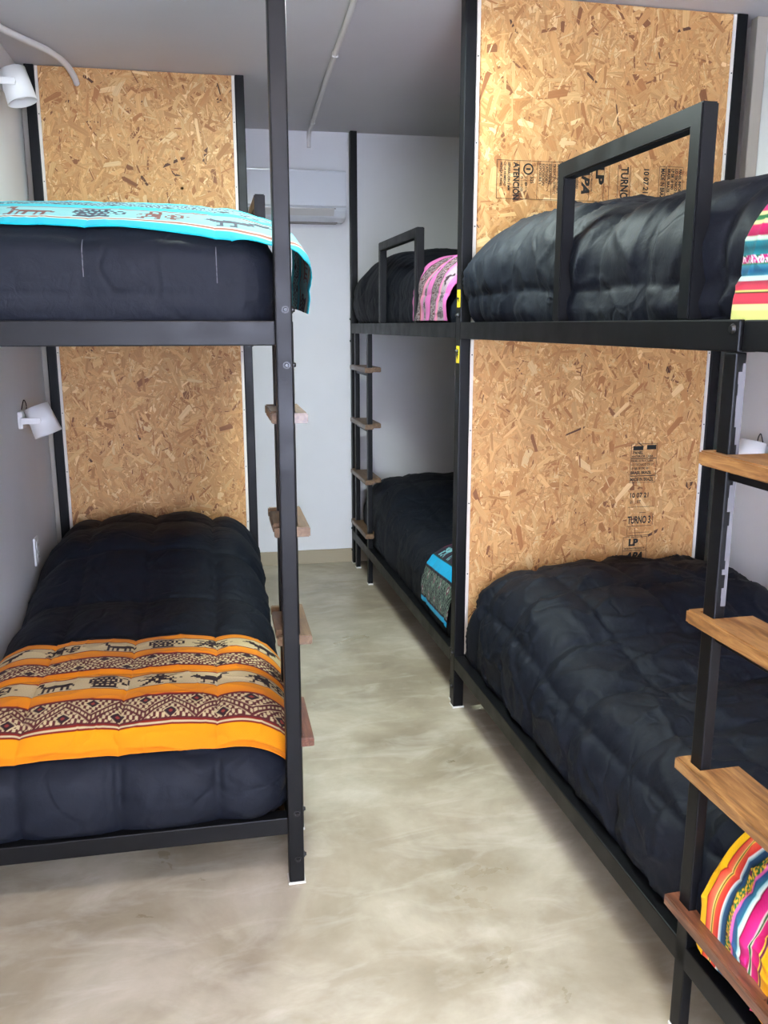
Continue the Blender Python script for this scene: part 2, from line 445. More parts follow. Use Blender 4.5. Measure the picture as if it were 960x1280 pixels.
    path = [(g0, RT + .0005), (g0, gt), (g1, gt), (g1, RT + .0005), (g1 - PW, RT + .0005), (g1 - PW, gt - PW), (g0 + PW, gt - PW), (g0 + PW, RT + .0005)]
    lo_ = [gr.verts.new((xa, p[0], p[1])) for p in path]; hi_ = [gr.verts.new((xb, p[0], p[1])) for p in path]
    for r_ in ((0, 1, 6, 7), (1, 2, 5, 6), (2, 3, 4, 5)):
        gr.faces.new([lo_[i] for i in r_]); gr.faces.new([hi_[i] for i in reversed(r_)])
    for i in range(8): gr.faces.new((lo_[i], hi_[i], hi_[(i + 1) % 8], lo_[(i + 1) % 8]))
    bmesh.ops.recalc_face_normals(gr, faces=gr.faces)
    bmesh.ops.bevel(gr, geom=[e_ for e_ in gr.edges if len(e_.link_faces) == 2 and e_.calc_face_angle(0) > .5], offset=.003, segments=2, affect='EDGES')
    obj('guard_rail', gr, M['steel'], root)
    return root, lo, hi, py

SROT = 0.0212
RORG = (0.8609, 2.9975, 0)
# left bunk (world frame)
LX = 0.185
left, lo, hi, py = bunk('bunk_bed', (0, 0, 0), 0, LX, -0.7245, 2.0386, 4.1672, -1, (2.285, 2.490, 0.024), (2.86, 3.50),
    'black steel bunk bed on the left of the aisle, its foot post in front',
    lowrail=(0.196, 0.148), rungmat=('woodold', 'woodold', 'woodold', 'woodred'))
# near right bunk
right, _, _, _ = bunk('bunk_bed', RORG, SROT, 0.0, 1.035, -2.03, 0.0 + PW, +1, (-1.9, -1.618, 0.0), (-1.45, -.80),
    'black steel bunk bed nearest on the right, with stamped chipboard at its head', rungmat=('wood', 'wood', 'wood', 'woodred'), uw=.022, joint=-1.620)
# far right bunk, foot against the near bunk's head, head at the back wall
far, _, _, _ = bunk('bunk_bed', RORG, SROT + .008, 0.011, 1.040, 0.047, 2.165, +1, (1.66, 2.015, 0.0), (.66, 1.40),
    'black steel bunk bed in the far right corner, against the back wall', rungmat='woodold', uw=.026)

# headboards ------------------------------------------------------
yp = 4.1272 + .006
def headboard(parent, x0, x1, y, seed, zlo0, strips=True):
    out = []
    for (z0, z1, sd) in ((zlo0, RB - .004, seed), (RT + .004, H - .004, seed + 1)):
        c = osb_panel(x0 + .014, x1 - .014, y, z0, z1, parent, sd)
        for (a, b_) in ((x0 + .001, x0 + .0135), (x1 - .0135, x1 - .001)):
            e = obj('edge_strip', box(BM(), a, b_, y - .002, y + .015, z0, z1, .001, 1), M['edge'], c)
            z = z0 + .05
            while z < z1:
                obj('screw', cyl(BM(), ((a + b_) / 2, y - .002, z), ((a + b_) / 2, y - .0032, z), .0025, n=8), M['bolt'], e); z += .27
        out.append(c)
    return out
headboard(left, lo + PW, hi - PW, yp, 11, .20)
hbR = headboard(right, PW, 1.035 - PW, .006, 31, .217)

# printed marks, lower right board (upright) and upper right board (turned, reading downwards)
yf = .006 - .0006
X = .690; 
items = []
def row(txt, x, z, size, bold=0, shear=0, sx=1.0): items.append((txt, x, z, size, bold, shear, sx, 0))
for z0, z1 in ((.952, 1.008), (.885, .950), (.858, .883)):
    for (a, b_, c, d) in ((X, X + .108, z0, z0 + .0016), (X, X + .108, z1, z1 + .0016), (X, X + .0016, z0, z1), (X + .107, X + .1086, z0, z1)): items.append(('#', a, b_, c, d))
items += [('#', X + .008, X + .05, .984, 1.0), ('#', X + .065, X + .104, .986, 1.003)]
row('PANEL', X + .008, .966, .016, .0006, 0, .9); row('ANTERIOR CARA', X + .004, .954, .012, .0003, 0, .95)
row('PANEL ESTRUCTURAL', X + .003, .937, .0115, .0003, 0, .82); row('LO TECNICO DE LP', X + .003, .922, .0125, .0002, 0, .86)
row('LP BR 18 090 001', X + .003, .907, .0125, .0003, 0, .86); row('BRASIL BRAZIL', X + .003, .889, .0155, .0007, 0, .86)
row('MADE IN BRAZIL', X + .003, .861, .0185, .0006, 0, .70)
row('10 07 21', X + .003, .795, .026, .0007, 0, .92); row('21 : 07', X + .008, .775, .016, .0003, 0, 1)
items += [('#', X, X + .110, .762, .7636), ('#', X + .05, X + .078, .739, .741)]
row('TURNO 3', X + .002, .690, .040, .0012, 0, .57)
items += [('#', X, X + .104, .686, .688), ('#', X + .107, X + .109, .690, .735), ('#', X + .002, X + .0036, .652, .682), ('#', X + .01, X + .098, .660, .6615), ('#', X + .002, X + .104, .648, .650)]
for (a, b_, c, d) in ((X - .012, X + .090, .588, .590), (X - .012, X + .090, .642, .644), (X - .012, X - .0104, .50, .644), (X + .0884, X + .090, .50, .644), (X - .012, X + .090, .537, .539)): items.append(('#', a, b_, c, d))
row('LP', X + .012, .602, .037, .0022, 0, 1.05); row('BUILDING PRODUCTS', X - .004, .593, .009, .0003, 0, .95)
row('APA', X, .545, .040, .0022, .35, .98)
row('THE ENGINEERED', X - .006, .524, .011, .0003, 0, .95); row('WOOD ASSOCIATION', X - .006, .511, .010, .0003, 0, .95)
print_marks('printed_marking', hbR[0], yf, items)

items = []
zt, zb = 2.003, 1.878
def colr(txt, x, size, bold=0, shear=0, sx=1.0, z=None): items.append((txt, x, (zt - .006) if z is None else z, size, bold, shear, sx, -90))
def frame(a, b_, c=zb, d=zt):
    for r_ in ((a, b_, c, c + .0015), (a, b_, d, d + .0015), (a, a + .0015, c, d), (b_, b_ + .0015, c, d)): items.append(('#', *r_))
x = .122
frame(x, x + .082); frame(x + .082, x + .148); frame(x + .148, x + .200)
colr('PROTEJA EL PANEL', x + .010, .011, .0003, 0, .85); colr('DE LA HUMEDAD', x + .024, .011, .0003, 0, .9); colr('SEPARACION 3 MM', x + .038, .0125, .0003, 0, .85)
colr('ATENCIÓN', x + .055, .030, .0009, 0, .80)
colr('PS 2-10 OSB', x + .086, .012, .0002, 0, .8, zt - .05); colr('11.1 MM 7/16', x + .102, .012, .0002, 0, .75, zt - .05); colr('525', x + .120, .017, .0004, 0, .9, zt - .05); 
for k in range(4): colr(('EXPOSURE 1', 'EXPOSICION', 'CATEGORY', 'SHEATHING')[k], x + .152 + .0118 * k, .013, .0003, 0, .95)
for k in range(3): colr(('PRODUCTO ESTRUCT', 'MADERA RENOVABLE', 'SPAN RATED 24/16')[k], x + .206 + .014 * k, .012, .0003, 0, .82)
frame(x + .200, x + .250)
x += .026
frame(x + .236, x + .258); frame(x + .262, x + .316); frame(x + .316, x + .372); frame(x + .372, x + .392)
colr('THE ENGINEERED', x + .266, .011, .0003, 0, .9); colr('APA', x + .282, .040, .0022, .3, 1.25)
colr('BUILDING PRODUCTS', x + .320, .010, .0003, 0, .86); colr('LP', x + .335, .040, .0022, 0, 1.5)
items += [('#', x + .425, x + .427, zb, zt), ('#', x + .472, x + .474, zb, zt)]
colr('TURNO 3', x + .430, .040, .0012, 0, .78)
colr('10 07 21', x + .520, .028, .0008, 0, .9)
frame(x + .585, x + .610); colr('MADE IN BRAZIL', x + .588, .022, .0007, 0, .68)
frame(x + .612, x + .678)
for k in range(4): colr(('BRASIL BRAZIL', 'LP BR 18 090', 'LO TECNICO DE', 'PANEL INFORMA')[k], x + .615 + .015 * k, .015, .0006, 0, .84)
frame(x + .70, x + .80); colr('LOGARAN', x + .735, .026, .0008, 0, .9)
colr('PANEL OSB', x + .706, .018, .0006, 0, .9)
pm = print_marks('printed_marking', hbR[1], yf, items)
bm = BM()
ring = [2 * math.pi * k / 20 for k in range(20)]
x -= .026
cx_, cz_ = x + .115, zt - .026
vo = [bm.verts.new((cx_ + .019 * math.cos(a), yf, cz_ + .019 * math.sin(a))) for a in ring]; vi = [bm.verts.new((cx_ + .014 * math.cos(a), yf, cz_ + .014 * math.sin(a))) for a in ring]
for k in range(20): bm.faces.new((vo[k], vo[(k + 1) % 20], vi[(k + 1) % 20], vi[k]))
box(bm, cx_ - .008, cx_ + .008, yf - .0001, yf, cz_ - .003, cz_ + .003)
obj('round_stamp', bm, M['ink'], hbR[1])

# number stickers on the post between the right bunks (aisle face)
for num, z in (('3', 1.512), ('4', 1.318)):
    st = obj('number_sticker', box(BM(), -.0012, -.0002, .003, .037, z, z + .060, .0), M['sticker'], right)
    st['label'] = 'yellow sticker with number ' + num
    vs, polys = text_mesh(num, .042, .0016)
    bm = BM()
    nv = [bm.verts.new((-.0016, .006 + p[1] * .9, z + .016 + p[0])) for p in vs]
    for pl in polys: bm.faces.new([nv[i] for i in pl])
    obj('numeral', bm, M['ink'], st)
# bare scratched steel on the near ladder upright
bm = BM(); random.seed(3)
z = .94
while z < 1.385:
    dz = random.uniform(.01, .035); a = random.uniform(.003, .012)
    box(bm, .019 - a, .0212, -1.6188, -1.6183, z, min(z + dz, 1.385)); z += dz
obj('worn_paint_patch', bm, M['bare'], right)['label'] = 'strip of bare scratched metal'

# ------------------------------------------------------------------ bedding
class Bed:
    """soft bedding surface over a rectangle; cloth coordinates (a, b) in metres measured from the centre"""
    def __init__(s, x0, x1, y0, y1, zb, top, r, quilt=(.26, .30), seed=1, puff=.016, wr=.010, xform=None, bulge=.02, wrf=1.0, sidecols=True):
        s.cx, s.cy = (x0 + x1) / 2, (y0 + y1) / 2; s.hx, s.hy = (x1 - x0) / 2 - r, (y1 - y0) / 2 - r
        s.zb, s.top, s.r, s.q, s.seed, s.puff, s.wr, s.bulge, s.wrf = zb, top, r, quilt, seed, puff, wr, bulge, wrf
        s.D = float(np.mean(top(np.array([s.cx]), np.array([s.cy])))) - zb
        s.T = r * math.pi / 2 + max(s.D - r, 0.0)
    def base(s, A, B, extra=0.0, clamp=True):
        da = np.maximum(np.abs(A) - s.hx, 0); db = np.maximum(np.abs(B) - s.hy, 0)
        d = np.hypot(da, db) + 1e-9
        dc = np.minimum(d, s.T) if clamp else d
        q = s.r * math.pi / 2
        out = np.where(dc < q, s.r * np.sin(np.minimum(dc, q) / s.r), s.r)
        down = np.where(dc < q, s.r * (1 - np.cos(np.minimum(dc, q) / s.r)), s.r + dc - q)
        bl = s.bulge(s.cy + B) if callable(s.bulge) else s.bulge
        out = out + bl * np.sin(np.clip(down / s.D, 0, 1) * math.pi) + extra * np.clip(d / .05, 0, 1)
        x = s.cx + np.sign(A) * (np.minimum(np.abs(A), s.hx) + out * da / d)
        y = s.cy + np.sign(B) * (np.minimum(np.abs(B), s.hy) + out * db / d)
        xi = np.clip(x, s.cx - s.hx - s.r, s.cx + s.hx + s.r); yi = np.clip(y, s.cy - s.hy - s.r, s.cy + s.hy + s.r)
        zt_ = s.top(xi, yi)
        z = s.zb + (zt_ - s.zb) * (1 - down / s.D)
        return x, y, z
    def normals(s, P):
        du = np.gradient(P, axis=0); dv = np.gradient(P, axis=1)
        n = np.cross(du, dv); n /= (np.linalg.norm(n, axis=2, keepdims=True) + 1e-9)
        if n[n.shape[0] // 2, n.shape[1] // 2, 2] < 0: n = -n
        return n
    def puffs(s, A, B):
        wa = .012 * (fbm(A * 5, B * 5, s.seed) - .5) * 2; wb = .02 * (fbm(A * 5 + 9, B * 5, s.seed + 3) - .5) * 2
        ta = (A + wa) / s.q[0]; tb = (B + wb) / s.q[1]
        fa = np.abs(np.sin(math.pi * ta)); fb = np.abs(np.sin(math.pi * tb))
        near = np.exp(-fa / .22) + .7 * np.exp(-fb / .22)
        pk = (vn(A * 34 + 3 * wa, B * 46, s.seed + 31) - .5) * near
        return s.puff * (fa ** .40 * (0.12 + 0.88 * fb ** .36)) + s.puff * .22 * pk
    def wrinkles(s, A, B):
        f = s.wrf
        w1 = fbm(A * 3.2 * f + 5, B * 3.2 * f, s.seed + 20, 4)
        rid = 1 - np.abs(2 * vn(A * 6 * f + 3 * w1, B * 9 * f + 4 * w1, s.seed + 5) - 1)
        rid2 = 1 - np.abs(2 * vn(A * 14 * f + 6 * w1, B * 11 * f - 4 * w1, s.seed + 8) - 1)
        return s.wr * (1.3 * (w1 - .5) + .55 * rid ** 7 + .40 * rid2 ** 6)
    def mesh(s, name, mat, res=.011, parent=None):
        na = int(2 * (s.hx + s.T) / res); nb = int(2 * (s.hy + s.T) / res)
        a = np.linspace(-(s.hx + s.T), s.hx + s.T, na); b = np.linspace(-(s.hy + s.T), s.hy + s.T, nb)
        A, B = np.meshgrid(a, b, indexing='ij')
        x, y, z = s.base(A, B); P = np.stack([x, y, z], -1)
        n = s.normals(P)
        fade = np.clip((z - s.zb) / .06, 0, 1)
        h = (s.puffs(A, B) + s.wrinkles(A, B)) * fade
        P = P + n * h[..., None]
        P[..., 2] = np.maximum(P[..., 2], s.zb)
        o = grid_mesh(name, P, mat, parent, thick=.012)
        return o
    def runner(s, name, a0, a1, b0, b1, colf, res=.0028, off=.008, extra=0.0, fold=.004, zmin=None, shape=None, parent=None, keep=.55):
        na = int((a1 - a0) / res); nb = int((b1 - b0) / res)
        A, B = np.meshgrid(np.linspace(a0, a1, na), np.linspace(b0, b1, nb), indexing='ij')
        U, V = A - a0, B - b0
        if shape is not None: A, B = shape(A, B)
        x, y, z = s.base(A, B, extra * np.clip((np.abs(A) - s.hx) / .08, 0, 1), clamp=False); P = np.stack([x, y, z], -1)
        n = s.normals(P)
        h = s.puffs(A, B) * keep + s.puff * (1 - keep) * .75 + s.wrinkles(A, B) * .7 + off + fold * (fbm(A * 7, B * 7, s.seed + 50, 3) - .3)
        P = P + n * h[..., None]
        return grid_mesh(name, P, M['cloth'], parent, col=colf(U, V), thick=.0022)

def humpf(z0, z1, cx, hw, ypil, lp, zfoot=None, yfoot=0, fl=.3, seed=0, side=.04):
    """height of the top: flat z0, pillow rise to z1 around ypil, falling to zfoot near the foot"""
    def f(x, y):
        e = 1 / (1 + ((y - ypil) / lp) ** 4)
        ex = np.clip(1 - np.abs((x - cx) / hw) ** 3.2, 0, 1)
        z = z0 + (z1 - z0) * e * (.35 + .65 * ex)
        if zfoot is not None: z = z + (zfoot - z0) * np.clip(1 - np.abs(y - yfoot) / fl, 0, 1) ** 1.5
        z = z + .012 * (fbm(x * 2.2 + seed, y * 2.2, seed) - .5) + side * (np.sqrt(ex) - 1)
        return z
    return f

# woven pattern painter -------------------------------------------
SPR = {
'llama': ['...##............', '..###............', '....#............', '....##...........', '.....###########.', '.....############', '.....#.########.#', '.....#.#.#..#.#..', '.....#.#.#..#.#..', '....##.#.#..#.##.'],
'dancer': ['.......###.......', '..#....#.#....#..', '...##.#####.##...', '.....#######.....', '#..#.#.###.#.#..#', '.##########.###..', '....###.#####....', '...##.###...##...', '..##...##....##..', '.##.....##..###..'],
'pot': ['....#########.....', '...#.#.#.#.#.#.##.', '..###########.#..#', '..#.#.#.#.#.#.#..#', '..###########.#..#', '..#.##.##.##.#.#.#', '...##########..##.', '....#.#.#.#.#.....', '....#########.....', '...###########....'],
'bird': ['.............##...', '............####..', '..#........##.....', '.###..#######.....', '#############.....', '..##########......', '....#######.......', '.....#...#........', '.....#...#........', '....##..##........'],
'drummer': ['....####..........', '....#..#....##....', '...######..####...', '.#########.#..#...', '.#.#####..###.#.#.', '#..#.###.#.####...', '...#####.#.#..#...', '..##..##..####....', '..#....#...##.....', '.##...##..........'],
}
SPRA = {k: np.array([[c == '#' for c in r] for r in v]) for k, v in SPR.items()}
def sprites(u, t, order, period, tw, bg, ink, ink2=None):
    """u metres along, t 0..1 across; returns colours"""
    k = np.floor(u / period).astype(int); f = u / period - k
    c = np.zeros(u.shape + (3,)); c[:] = lin(bg)
    g = ((np.floor(u / .004) + np.floor(t * 18)) % 2)[..., None]; c = c * (0.90 + .10 * g)
    for i, nm in enumerate(order):
        S = SPRA[nm]; h, w = S.shape
        sel = (k % len(order)) == i
        fx = np.clip((f - .06) / tw, 0, .9999); inside = (f > .06) & (f < .06 + tw) & (t > .04) & (t < .96)
        ty = np.clip((t - .04) / .92, 0, .9999)
        hit = S[(h - 1 - (ty * h).astype(int)), (fx * w).astype(int)]
        c[sel & inside & hit] = lin(ink if (ink2 is None or i % 2 == 0) else ink2)
    return c
def meander(u, t, P, bg, ink, ink2, hi=None):
    c = np.zeros(u.shape + (3,)); c[:] = lin(bg)
    f = (u / P) % 1; tri = np.abs(2 * f - 1)
    m = .18 + .64 * tri
    d = t - m
    w_ = np.abs(d)
    hooks = (np.sin(u / P * 2 * math.pi * 9) * np.sin(t * math.pi * 7 + u / P * 8) > -.06)
    c[hooks] = lin(ink)
    c[w_ < .17] = lin(bg); c[(w_ < .15)] = lin(ink); c[(w_ < .055)] = lin(bg)
    dots = (w_ < .055) & (np.sin(u / P * 2 * math.pi * 14) > .3); c[dots] = lin(ink)
    for cu, ct, s_ in ((0.0, .22, .13), (.5, .80, .13)):
        du = np.abs(((f - cu + .5) % 1) - .5) * P; r = du / (P * s_) + np.abs(t - ct) / .18
        c[r < 1.25] = lin(bg); c[r < 1] = lin(ink2); 
        if hi: c[r < .35] = lin(hi)
    edge = (t < .045) | (t > .955); c[edge] = lin(ink)
    return c
def bands(spec, along='a', flip=False):
    """spec: list of (width, kind, args)"""
    tot = sum(b[0] for b in spec)
    def f(U, V):
        u, v = (U, V) if along == 'a' else (V, U)
        vv = v / v.max() * tot
        if flip: vv = tot - vv
        out = np.zeros(u.shape + (3,)); p = 0
        for w_, kind, args in spec:
            s = (vv >= p - 1e-6) & (vv <= p + w_ + 1e-6); t = (vv[s] - p) / w_; uu = u[s]
            if kind == 's': c = np.zeros((len(t), 3)); c[:] = lin(args)
            elif kind == 'g': c0, c1 = np.array(lin(args[0])), np.array(lin(args[1])); c = c0 + (c1 - c0) * t[:, None]
            elif kind == 'gg':
                c0, c1 = np.array(lin(args[0])), np.array(lin(args[1])); q = (1 - np.abs(2 * t - 1))[:, None]; c = c0 + (c1 - c0) * q
            elif kind == 'f': c = sprites(uu, t, *args)
            elif kind == 'm': c = meander(uu, t, *args)
            out[s] = c; p += w_
        weave = 0.94 + .06 * ((np.floor(u / .003) + np.floor(v / .003)) % 2)
        return out * weave[..., None] * 0.86
    return f

# --- left lower bed
def place(o, root=None, rz=0.0):
    if root is not None: o.location = RORG; o.rotation_euler = (0, 0, SROT)
    return o

MAT = {}
def mattress(x0, x1, y0, y1, z0, h, label, right=False):
    bm = BM(); box(bm, x0, x1, y0, y1, z0, z0 + h, .02, 3)
    o = obj('mattress', bm, M['mattress'], None, True)
    bm = BM()
    for z in (z0 + .004, z0 + h - .004):
        e = .004
        tube(bm, [(x0 + .012, y0 - 0.0, z), (x1 - .012, y0, z)], e, 6); tube(bm, [(x0 + .012, y1, z), (x1 - .012, y1, z)], e, 6)
        tube(bm, [(x0, y0 + .012, z), (x0, y1 - .012, z)], e, 6); tube(bm, [(x1, y0 + .012, z), (x1, y1 - .012, z)], e, 6)
    obj('piping', bm, M['white'], o)
    if right: o.location = RORG; o.rotation_euler = (0, 0, SROT)
    tag(o, label, 'mattress', 'mattresses of the bunks')
    return o

# geometry of the sleeping surfaces
mattress(lo + .08, hi - .08, 2.10, 4.08, .163, .12, 'pale mattress under the black comforter of the lower left bunk')
mattress(lo + .08, hi - .08, 2.10, 4.08, RT - .033, .10, 'mattress under the comforter with the turquoise cloth, upper left bunk')
mattress(.06, .985, -1.96, -.04, LT - .033, .14, 'mattress under the comforter of the lower near right bunk', True)
mattress(.06, .985, -1.96, -.04, RT - .033, .14, 'mattress under the comforter of the upper near right bunk', True)
mattress(.06, .985, .12, 2.09, LT - .033, .14, 'mattress under the comforter of the lower far right bunk', True)
mattress(.06, .985, .12, 2.09, RT - .033, .14, 'mattress under the comforter of the upper far right bunk', True)

GR = None
cxL = (lo + hi) / 2
# lower left
LL = Bed(-.682, .136, 2.084, 4.112, .164, humpf(.44, .60, cxL - .02, .50, 3.72, .40, zfoot=.40, yfoot=2.06, fl=.45, seed=4, side=.05), .115, (.245, .33), 3, .036, .008, bulge=.024)
o = LL.mesh('comforter', M['duvet'], .010)
tag(o, 'black quilted comforter on the lower left bunk, under the orange patterned cloth', 'comforter', 'black quilted comforters on the bunks')
OR, YE, DK, CR, RD = (226, 128, 18), (236, 148, 20), (44, 26, 30), (212, 190, 144), (130, 30, 22)
orng = bands([(.050, 'g', (OR, (240, 156, 14))), (.004, 's', RD), (.005, 's', CR), (.003, 's', RD),
    (.092, 'm', (.135, CR, (92, 40, 40), (52, 28, 34), (150, 60, 48))), (.004, 's', RD), (.046, 'g', (OR, YE)), (.004, 's', RD),
    (.066, 'f', (('drummer', 'llama', 'pot', 'dancer', 'bird'), .145, .84, CR, DK)), (.004, 's', RD), (.038, 'g', (YE, OR)), (.004, 's', RD),
    (.062, 'm', (.135, CR, (92, 40, 40), (52, 28, 34))), (.004, 's', RD), (.038, 'g', (OR, YE)), (.004, 's', RD),
    (.062, 'f', (('bird', 'drummer', 'llama', 'pot', 'dancer'), .145, .84, CR, DK)), (.004, 's', RD), (.030, 'g', (YE, OR))])
def shLL(A, B):
    t = (A - A.min()) / (A.max() - A.min())
    return A, B + .05 * (t - .5) * -1 + .006 * np.sin(A * 9)
b0 = -(LL.hy + .10)
o = LL.runner('bed_runner', -(LL.hx + .12), LL.hx + .31, b0, b0 + .60, orng, .0025, off=.008, extra=.0, shape=None)
tag(o, 'orange cloth with dark woven animals and scrolls across the lower left bunk', 'bed runner', 'woven cloths laid across the bunks')

# upper left
LU = Bed(-.682, .138, 2.084, 4.112, RT - .032, humpf(1.790, 1.86, cxL, .55, 3.7, .36, zfoot=1.655, yfoot=2.10, fl=.75, seed=9, side=.09), .085, (.29, .40), 6, .009, .004, bulge=.018)
o = LU.mesh('comforter', M['duvet'], .011)
tag(o, 'black quilted comforter on the upper left bunk, under the turquoise patterned cloth', 'comforter', 'black quilted comforters on the bunks')
for k, (aa, d0, d1) in enumerate(((0.0, .075, .215), (.29, .085, .225), (-.29, .08, .22))):
    dd = np.linspace(d0, d1, 16); P = []
    x_, y_, z_ = LU.base(np.full(16, aa), -(LU.hy + dd))
    pf = LU.puffs(np.full(16, aa), -(LU.hy + dd)) + LU.wrinkles(np.full(16, aa), -(LU.hy + dd))
    st = obj('stitching', tube(BM(), [(x_[i], y_[i] - pf[i] - .002, z_[i]) for i in range(16)], .0012, 5), M['stitch'], o); st['label'] = 'pale line of stitching'
TQ, TL, BR = (14, 176, 192), (128, 190, 192), (140, 72, 52)
turq = bands([(.026, 's', TQ), (.004, 's', (190, 220, 214)), (.012, 'gg', ((190, 120, 90), BR)), (.008, 's', (170, 214, 210)),
    (.12, 'f', (('bird', 'llama', 'pot', 'drummer'), .16, .84, TL, (40, 40, 60), (110, 52, 40))), (.010, 's', BR), (.05, 's', TQ), (.09, 'm', (.14, TL, (60, 50, 70), (40, 30, 40))), (.04, 's', TQ)])
b0 = -(LU.hy + .045)
def shLU(A, B):
    t = np.clip((A - LU.hx - .02) / .22, 0, 1)
    return A, B + .10 * t * t - .02 * np.clip((A - LU.hx + .25) / .25, 0, 1)
o = LU.runner('bed_runner', -(LU.hx + .06), LU.hx + .335, b0, b0 + .48, turq, .0028, off=.008, extra=.075, shape=shLU)
tag(o, 'turquoise cloth with dark woven animals laid over the upper left bunk', 'bed runner', 'woven cloths laid across the bunks')

# near right lower
NL = Bed(.046, .990, -1.96, -.008, LT - .032, humpf(.465, .585, .60, .60, -.34, .34, zfoot=.50, yfoot=-1.9, fl=.5, seed=13, side=.04), .12, (.235, .27), 12, .031, .020, bulge=.0)
o = NL.mesh('comforter', M['duvet'], .008); place(o, 1)
tag(o, 'black puffy comforter on the lower near right bunk, in front of the upright chipboard print', 'comforter', 'black quilted comforters on the bunks')
def srp(edge, seq): return [(edge[0], 's', edge[1])] + seq
multi = bands([(.024, 's', (250, 190, 20)), (.004, 's', (150, 40, 20)), (.020, 'g', ((232, 60, 40), (240, 130, 90))), (.004, 's', (250, 220, 120)), (.003, 's', (60, 60, 20)), (.004, 's', (250, 200, 80)),
    (.022, 'g', ((238, 90, 60), (214, 40, 40))), (.010, 'g', ((250, 240, 230), (120, 170, 180))), (.018, 'g', ((50, 90, 120), (30, 60, 90))), (.004, 's', (40, 70, 50)),
    (.024, 'm', (.05, (250, 190, 40), (40, 110, 60), (90, 30, 60), (240, 90, 150))), (.008, 's', (240, 110, 170)), (.020, 'g', ((60, 80, 140), (40, 120, 130))), (.010, 'g', ((170, 220, 220), (250, 250, 240))), (.003, 's', (120, 20, 50)),
    (.030, 'g', ((200, 20, 100), (244, 60, 150))), (.005, 's', (250, 230, 220)), (.006, 's', (60, 110, 60)), (.005, 's', (240, 230, 200)), (.028, 'g', ((236, 40, 130), (200, 20, 90))),
    (.006, 's', (250, 210, 60)), (.005, 's', (110, 40, 70)), (.005, 's', (250, 190, 40)), (.13, 's', (250, 170, 16)), (.03, 'g', ((236, 60, 40), (214, 40, 40))), (.03, 's', (60, 90, 140))], flip=True)
b1 = NL.hy * -1 + (.36 + .0)
o = NL.runner('bed_runner', -(NL.hx + .30), NL.hx + .10, -NL.hy - .13, -NL.hy + .19, multi, .0026, off=.012, extra=.0, shape=None); place(o, 1)
tag(o, 'orange cloth with rainbow stripes at the foot of the lower near right bunk', 'bed runner', 'woven cloths laid across the bunks')

# near right upper
NU = Bed(.048, .990, -1.96, -.008, RT - .032, humpf(1.725, 1.795, .55, .58, -.36, .36, zfoot=1.70, yfoot=-1.9, fl=.7, seed=21, side=.06), .13, (.30, .26), 17, .024, .015, bulge=lambda y: .004 + .045 * np.clip((y + .62) / .35, 0, 1))
o = NU.mesh('comforter', M['duvet'], .009); place(o, 1)
tag(o, 'black comforter behind the guard rail of the upper near right bunk', 'comforter', 'black quilted comforters on the bunks')
LM = (206, 214, 122)
lime = bands([(.022, 's', LM), (.012, 's', (222, 228, 150)), (.020, 'g', ((196, 60, 80), (226, 60, 80))), (.004, 's', (60, 60, 30)), (.003, 's', (230, 220, 120)), (.016, 'g', ((236, 70, 90), (150, 50, 70))),
    (.008, 's', (190, 226, 214)), (.020, 'gg', ((60, 140, 160), (20, 90, 130))), (.004, 's', (60, 130, 90)), (.016, 'm', (.04, (240, 220, 230), (190, 20, 110), (20, 110, 70))),
    (.022, 'gg', ((40, 130, 140), (14, 80, 90))), (.006, 's', (190, 226, 190)), (.018, 'g', ((150, 20, 70), (200, 30, 100))), (.004, 's', (222, 226, 150)), (.010, 's', (30, 110, 60)), (.006, 's', (222, 226, 150)),
    (.022, 'gg', ((210, 40, 110), (180, 20, 110))), (.004, 's', (40, 60, 40)), (.006, 's', (220, 60, 50)), (.006, 's', (60, 70, 120)), (.20, 's', LM), (.06, 'g', ((210, 40, 110), (60, 120, 140))), (.6, 's', LM)], along='b')
def shNU(A, B): return A, B + .07 * np.clip((-A - NU.hx - .05) / .25, 0, 1)
o = NU.runner('bed_runner', -(NU.hx + .345), NU.hx + .10, -NU.hy - .12, -NU.hy + .185, lime, .003, off=.010, extra=.006, shape=shNU); place(o, 1)
tag(o, 'lime green cloth with magenta and teal stripes hanging over the upper near right bunk', 'bed runner', 'woven cloths laid across the bunks')

# far right lower / upper
FL = Bed(.046, .985, .105, 2.11, LT - .032, humpf(.46, .575, .5, .58, 1.76, .40, zfoot=.52, yfoot=.1, fl=.9, seed=31, side=.05), .13, (.25, .30), 23, .018, .010, bulge=.0)
o = FL.mesh('comforter', M['duvet'], .012); place(o, 1)
tag(o, 'black comforter on the lower far right bunk, half under the blue patterned cloth', 'comforter', 'black quilted comforters on the bunks')
BL = (30, 176, 226)
blue = bands([(.020, 's', BL), (.004, 's', (40, 40, 50)), (.120, 'm', (.10, (126, 150, 130), (38, 34, 44), (110, 60, 80), (200, 220, 200))), (.004, 's', (40, 40, 50)), (.040, 's', BL), (.005, 's', (40, 60, 60)),
    (.085, 'f', (('dancer', 'pot', 'bird'), .10, .85, (52, 44, 58), (130, 190, 200), (150, 50, 90))), (.005, 's', (120, 40, 60)), (.045, 's', BL), (.08, 'm', (.10, (126, 150, 130), (38, 34, 44), (110, 60, 80))), (.6, 's', BL)], along='b')
o = FL.runner('bed_runner', -(FL.hx + .285), FL.hx + .1, -FL.hy - .08, -FL.hy + .34, blue, .0032, off=.010, extra=.004); place(o, 1)
tag(o, 'sky blue cloth with dark woven bands on the lower far right bunk', 'bed runner', 'woven cloths laid across the bunks')
